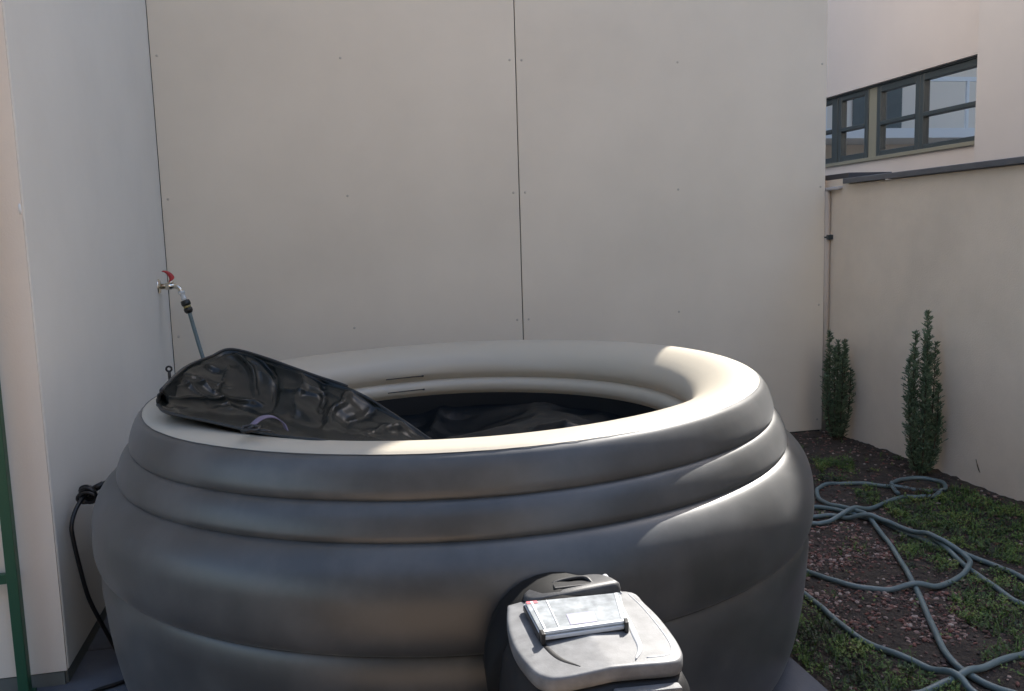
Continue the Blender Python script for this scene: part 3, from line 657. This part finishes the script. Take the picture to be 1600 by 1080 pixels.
# raised ribs following the outline of the lid
def rib(pts, w, h, name='lid_rib', mname='lid_rim'):
    P = spline([(x, y, 0) for x, y in pts], 8); m = MB(); rings = []
    for i, p in enumerate(P):
        t = (P[min(i+1, len(P)-1)]-P[max(i-1, 0)]).normalized(); nrm = Vector((-t.y, t.x, 0)); tt = i/(len(P)-1); ww = w(tt) if callable(w) else w
        z = lid_z(p.x, p.y)
        rings.append([Vector((p.x+nrm.x*a*ww, p.y+nrm.y*a*ww, z+b*h-.001)) for a, b in ((-1,0),(-.6,.8),(0,1.1),(.6,.8),(1,0))])
    m.loft(rings, True); return part(m, name, M[mname], pu)
taper = lambda t: .0010+.0050*math.sin(PI*min(1, max(0, t)))**.8
rib([(.440,1.322),(.428,1.24),(.418,1.17),(.410,1.125),(.392,1.092)], taper, .004)
rib([(.462,1.318),(.466,1.25),(.463,1.16),(.455,1.115),(.440,1.101),(.41,1.097)], .0014, .0022)
rib([(.276,1.215),(.282,1.165),(.292,1.125),(.312,1.095)], taper, .002, 'lid_rib', 'lid_dark')
# raised neck with carry handle between lid and tub
nk = MB()
def nring(s, z, dy=0):
    base = [(.283,1.332),(.290,1.350),(.318,1.366),(.355,1.372),(.405,1.372),(.432,1.362),(.448,1.334),(.44,1.315),(.36,1.310),(.295,1.315)]
    return [Vector((.365+(x-.365)*s, 1.34+(y-1.34)*s+dy, z)) for x, y in dense([Vector((a, b, 0)) for a, b in base], 4) for _ in (0,)] if False else [Vector((.365+(p.x-.365)*s, 1.34+(p.y-1.34)*s+dy, z+(.010*(p.x-.283)/.165 if z > .43 else 0))) for p in dense([Vector((a, b, 0)) for a, b in base], 4)]
nk.loft([nring(1.0, .30), nring(1.0, .452), nring(.97, .462), nring(.90, .466)], True); part(nk, 'neck', M['neck'], pu)
part(MB().loft([[Vector((x, y, z)) for x, z in ((.428,.474),(.436,.476),(.452,.455),(.449,.445))] for y in (1.318, 1.362)]), 'neck_flank', M['lid_rim'], pu, bevel=.003)
hp = spline([(.334,1.322,.454),(.336,1.345,.468),(.346,1.353,.473),(.370,1.356,.475),(.393,1.353,.476),(.402,1.342,.473),(.408,1.322,.460)], 6)
part(MB().tube(hp, .0036, 10), 'handle', M['lid_dark'], pu)
part(MB().box(.337, .403, 1.330, 1.350, .463, .4735), 'handle_recess', M['black'], pu, bevel=.002)
# collar connecting the pump to the tub
ck = MB()
ckr = [[Vector((.345+rx*math.cos(a), y, zc+rz*math.sin(a))) for a in [2*PI*k/28 for k in range(28)]] for y, rx, rz, zc in ((1.27,.135,.12,.34),(1.35,.128,.120,.355),(1.385,.115,.112,.367),(1.41,.095,.09,.37),(1.45,.08,.075,.37))]
ck.loft(ckr, True); part(ck, 'tub_connector', M['matte'], pu)
# front grille panel (grey, glossy) under the lid edge
m = MB(); m.loft([[Vector((x, y+dy, z)) for x, z in ((.352,.392),(.450,.392),(.448,.427),(.352,.431))] for y, dy in ((1.0585,0),(1.075,0))])
part(m, 'front_panel', M['lid'], pu, bevel=.003)
# ------------------------------------------------------------------ clear case on the lid
cs = empty('plastic_case', (.35, 1.235, .463)); tag(cs, 'flat clear plastic box with black corner clips lying on the pump lid', 'case')
q0, q1, q2, q3 = Vector((.277,1.296,0)), Vector((.438,1.290,0)), Vector((.412,1.180,0)), Vector((.276,1.176,0))  # back left, back right, front right, front left
def cp_(u, v, z): a = q3.lerp(q2, u); b = q0.lerp(q1, u); p = a.lerp(b, v); return Vector((p.x, p.y, z))
def cbox(u0, u1, v0, v1, z0, z1): return [[cp_(u0,v0,z), cp_(u1,v0,z), cp_(u1,v1,z), cp_(u0,v1,z)] for z in (z0, z1)]
ZC = .461
part(MB().loft(cbox(0, 1, 0, 1, ZC, ZC+.0065)), 'case_base', M['casewhite'], cs, bevel=.0015)
part(MB().loft(cbox(.01, .99, .015, .985, ZC+.0068, ZC+.0105)), 'case_lid', M['caseclear'], cs, bevel=.0015)
part(MB().loft(cbox(-.012, .004, .05, .96, ZC-.003, ZC+.006)), 'side_grip', M['black'], cs, bevel=.001)
part(MB().loft(cbox(.035, .965, .03, .10, ZC+.0106, ZC+.0118)), 'hinge_bar', M['casewhite'], cs, bevel=.0006)
part(MB().loft(cbox(.93, .965, .12, .96, ZC+.0106, ZC+.0116)), 'edge_bar', M['casewhite'], cs, bevel=.0005)
part(MB().loft(cbox(.06, .085, .12, .96, ZC+.0106, ZC+.0116)), 'edge_bar', M['casewhite'], cs, bevel=.0005)
part(MB().loft(cbox(.22, .235, .12, .96, ZC+.0106, ZC+.0115)), 'divider', M['casewhite'], cs, bevel=.0005)
part(MB().loft(cbox(.36, .66, .14, .46, ZC+.0106, ZC+.0112)), 'lilac_tray', M['caselilac'], cs, bevel=.0003)
part(MB().loft(cbox(.02, .13, .90, .975, ZC+.0106, ZC+.0113)), 'red_tab', M['casered'], cs, bevel=.0003)
for (u, v) in ((-.005, .0), (.955, .0)):
    part(MB().loft(cbox(u, u+.05, v-.05, v+.085, ZC-.004, ZC+.0135)), 'corner_clip', M['black'], cs, bevel=.0015)
# ------------------------------------------------------------------ columnar shrubs
def shrub(bx, by, H, W, seed, shoots, label):
    rt = empty('columnar_shrub', (bx, by, 0)); tag(rt, label, 'shrub', 'columnar shrubs along the garden wall')
    rs = random.Random(seed); lf = MB(); st = MB(); tint = []
    for (dx, dy, h, rad) in shoots:
        z0 = soil_z(bx, by)-.005
        pts = [Vector((bx+dx*.25, by+dy*.25, z0)), Vector((bx+dx*.8, by+dy*.8, z0+h*.3)), Vector((bx+dx, by+dy, z0+h*.65)), Vector((bx+dx*1.05, by+dy*1.02, z0+h))]
        P = spline(pts, 12); st.tube(P, [.004*(1-.8*i/len(P)) for i in range(len(P))], 5)
        n = int(h/.0030)
        for k in range(n):
            t = (k+rs.random())/n
            if t < .03: continue
            p = P[min(int(t*(len(P)-1)), len(P)-2)].lerp(P[min(int(t*(len(P)-1))+1, len(P)-1)], (t*(len(P)-1)) % 1)
            a = rs.uniform(0, 6.283); L = rad*rs.uniform(.55, 1.15)*(1-.65*max(0, t-.75)/.25)
            clump = noise.noise(Vector((p.x*30+a, p.y*30, p.z*22+seed)))
            if clump < -.45: continue
            d = Vector((math.cos(a)*.8, math.sin(a)*.8, rs.uniform(.45, 1.0))).normalized()
            tip = p+d*L; st.tube([p, tip], [.0010, .0005], 3, caps=False)
            tb = .5+.55*clump+rs.uniform(-.12, .12)
            m_ = rs.randint(7, 10)
            for q in range(m_):
                f_ = .18+.85*q/m_; c = p+d*L*f_; b = rs.uniform(0, 6.283)
                side = Vector((math.cos(b), math.sin(b), rs.uniform(-.1, .5))); dd = (d*.75+side*.8).normalized()
                ll = rs.uniform(.010, .018); w = ll*.13; sv = dd.cross(Vector((rs.uniform(-1,1), rs.uniform(-1,1), .3))).normalized()*w
                lf.add([c-sv*.5, c+dd*ll*.5-sv, c+dd*ll, c+dd*ll*.5+sv, c+sv*.5], [(0,1,2,3,4)]); tint.append(min(1, max(0, tb+rs.uniform(-.15, .2))))
    o = part(lf, 'foliage', M['needle'], rt, recalc=False); set_tint(o, tint)
    part(st, 'stem', M['bark'], rt, recalc=False)
M['needle'] = attr_mat('needle_leaves', [(.05,.085,.045),(.08,.13,.068),(.12,.18,.10),(.17,.24,.145)], .5)
shrub(2.425, 3.79, .56, .14, 4, [(0,0,.50,.030),(-.038,.01,.545,.030),(.03,-.01,.50,.032),(-.035,-.03,.47,.034),(.046,.02,.45,.032),(-.05,.02,.41,.032),(.02,.035,.46,.03),(.055,-.02,.36,.032),(-.058,-.01,.33,.032),(.0,-.04,.42,.032)],
      'shorter dark green columnar shrub in the corner by the board wall')
shrub(2.415, 3.15, .715, .15, 9, [(.012,.0,.70,.036),(-.034,.01,.615,.034),(.0,-.02,.60,.034),(-.052,-.01,.54,.036),(.05,.0,.57,.036),(-.045,.03,.50,.036),(.06,-.02,.27,.042),(.078,.015,.25,.036),(-.058,.0,.38,.032),(.032,.03,.54,.036),(-.02,-.04,.48,.034),(.045,-.035,.40,.03)],
      'taller forked columnar shrub standing halfway along the garden wall')
# a few small clods and dead leaves for the far corner of the bed
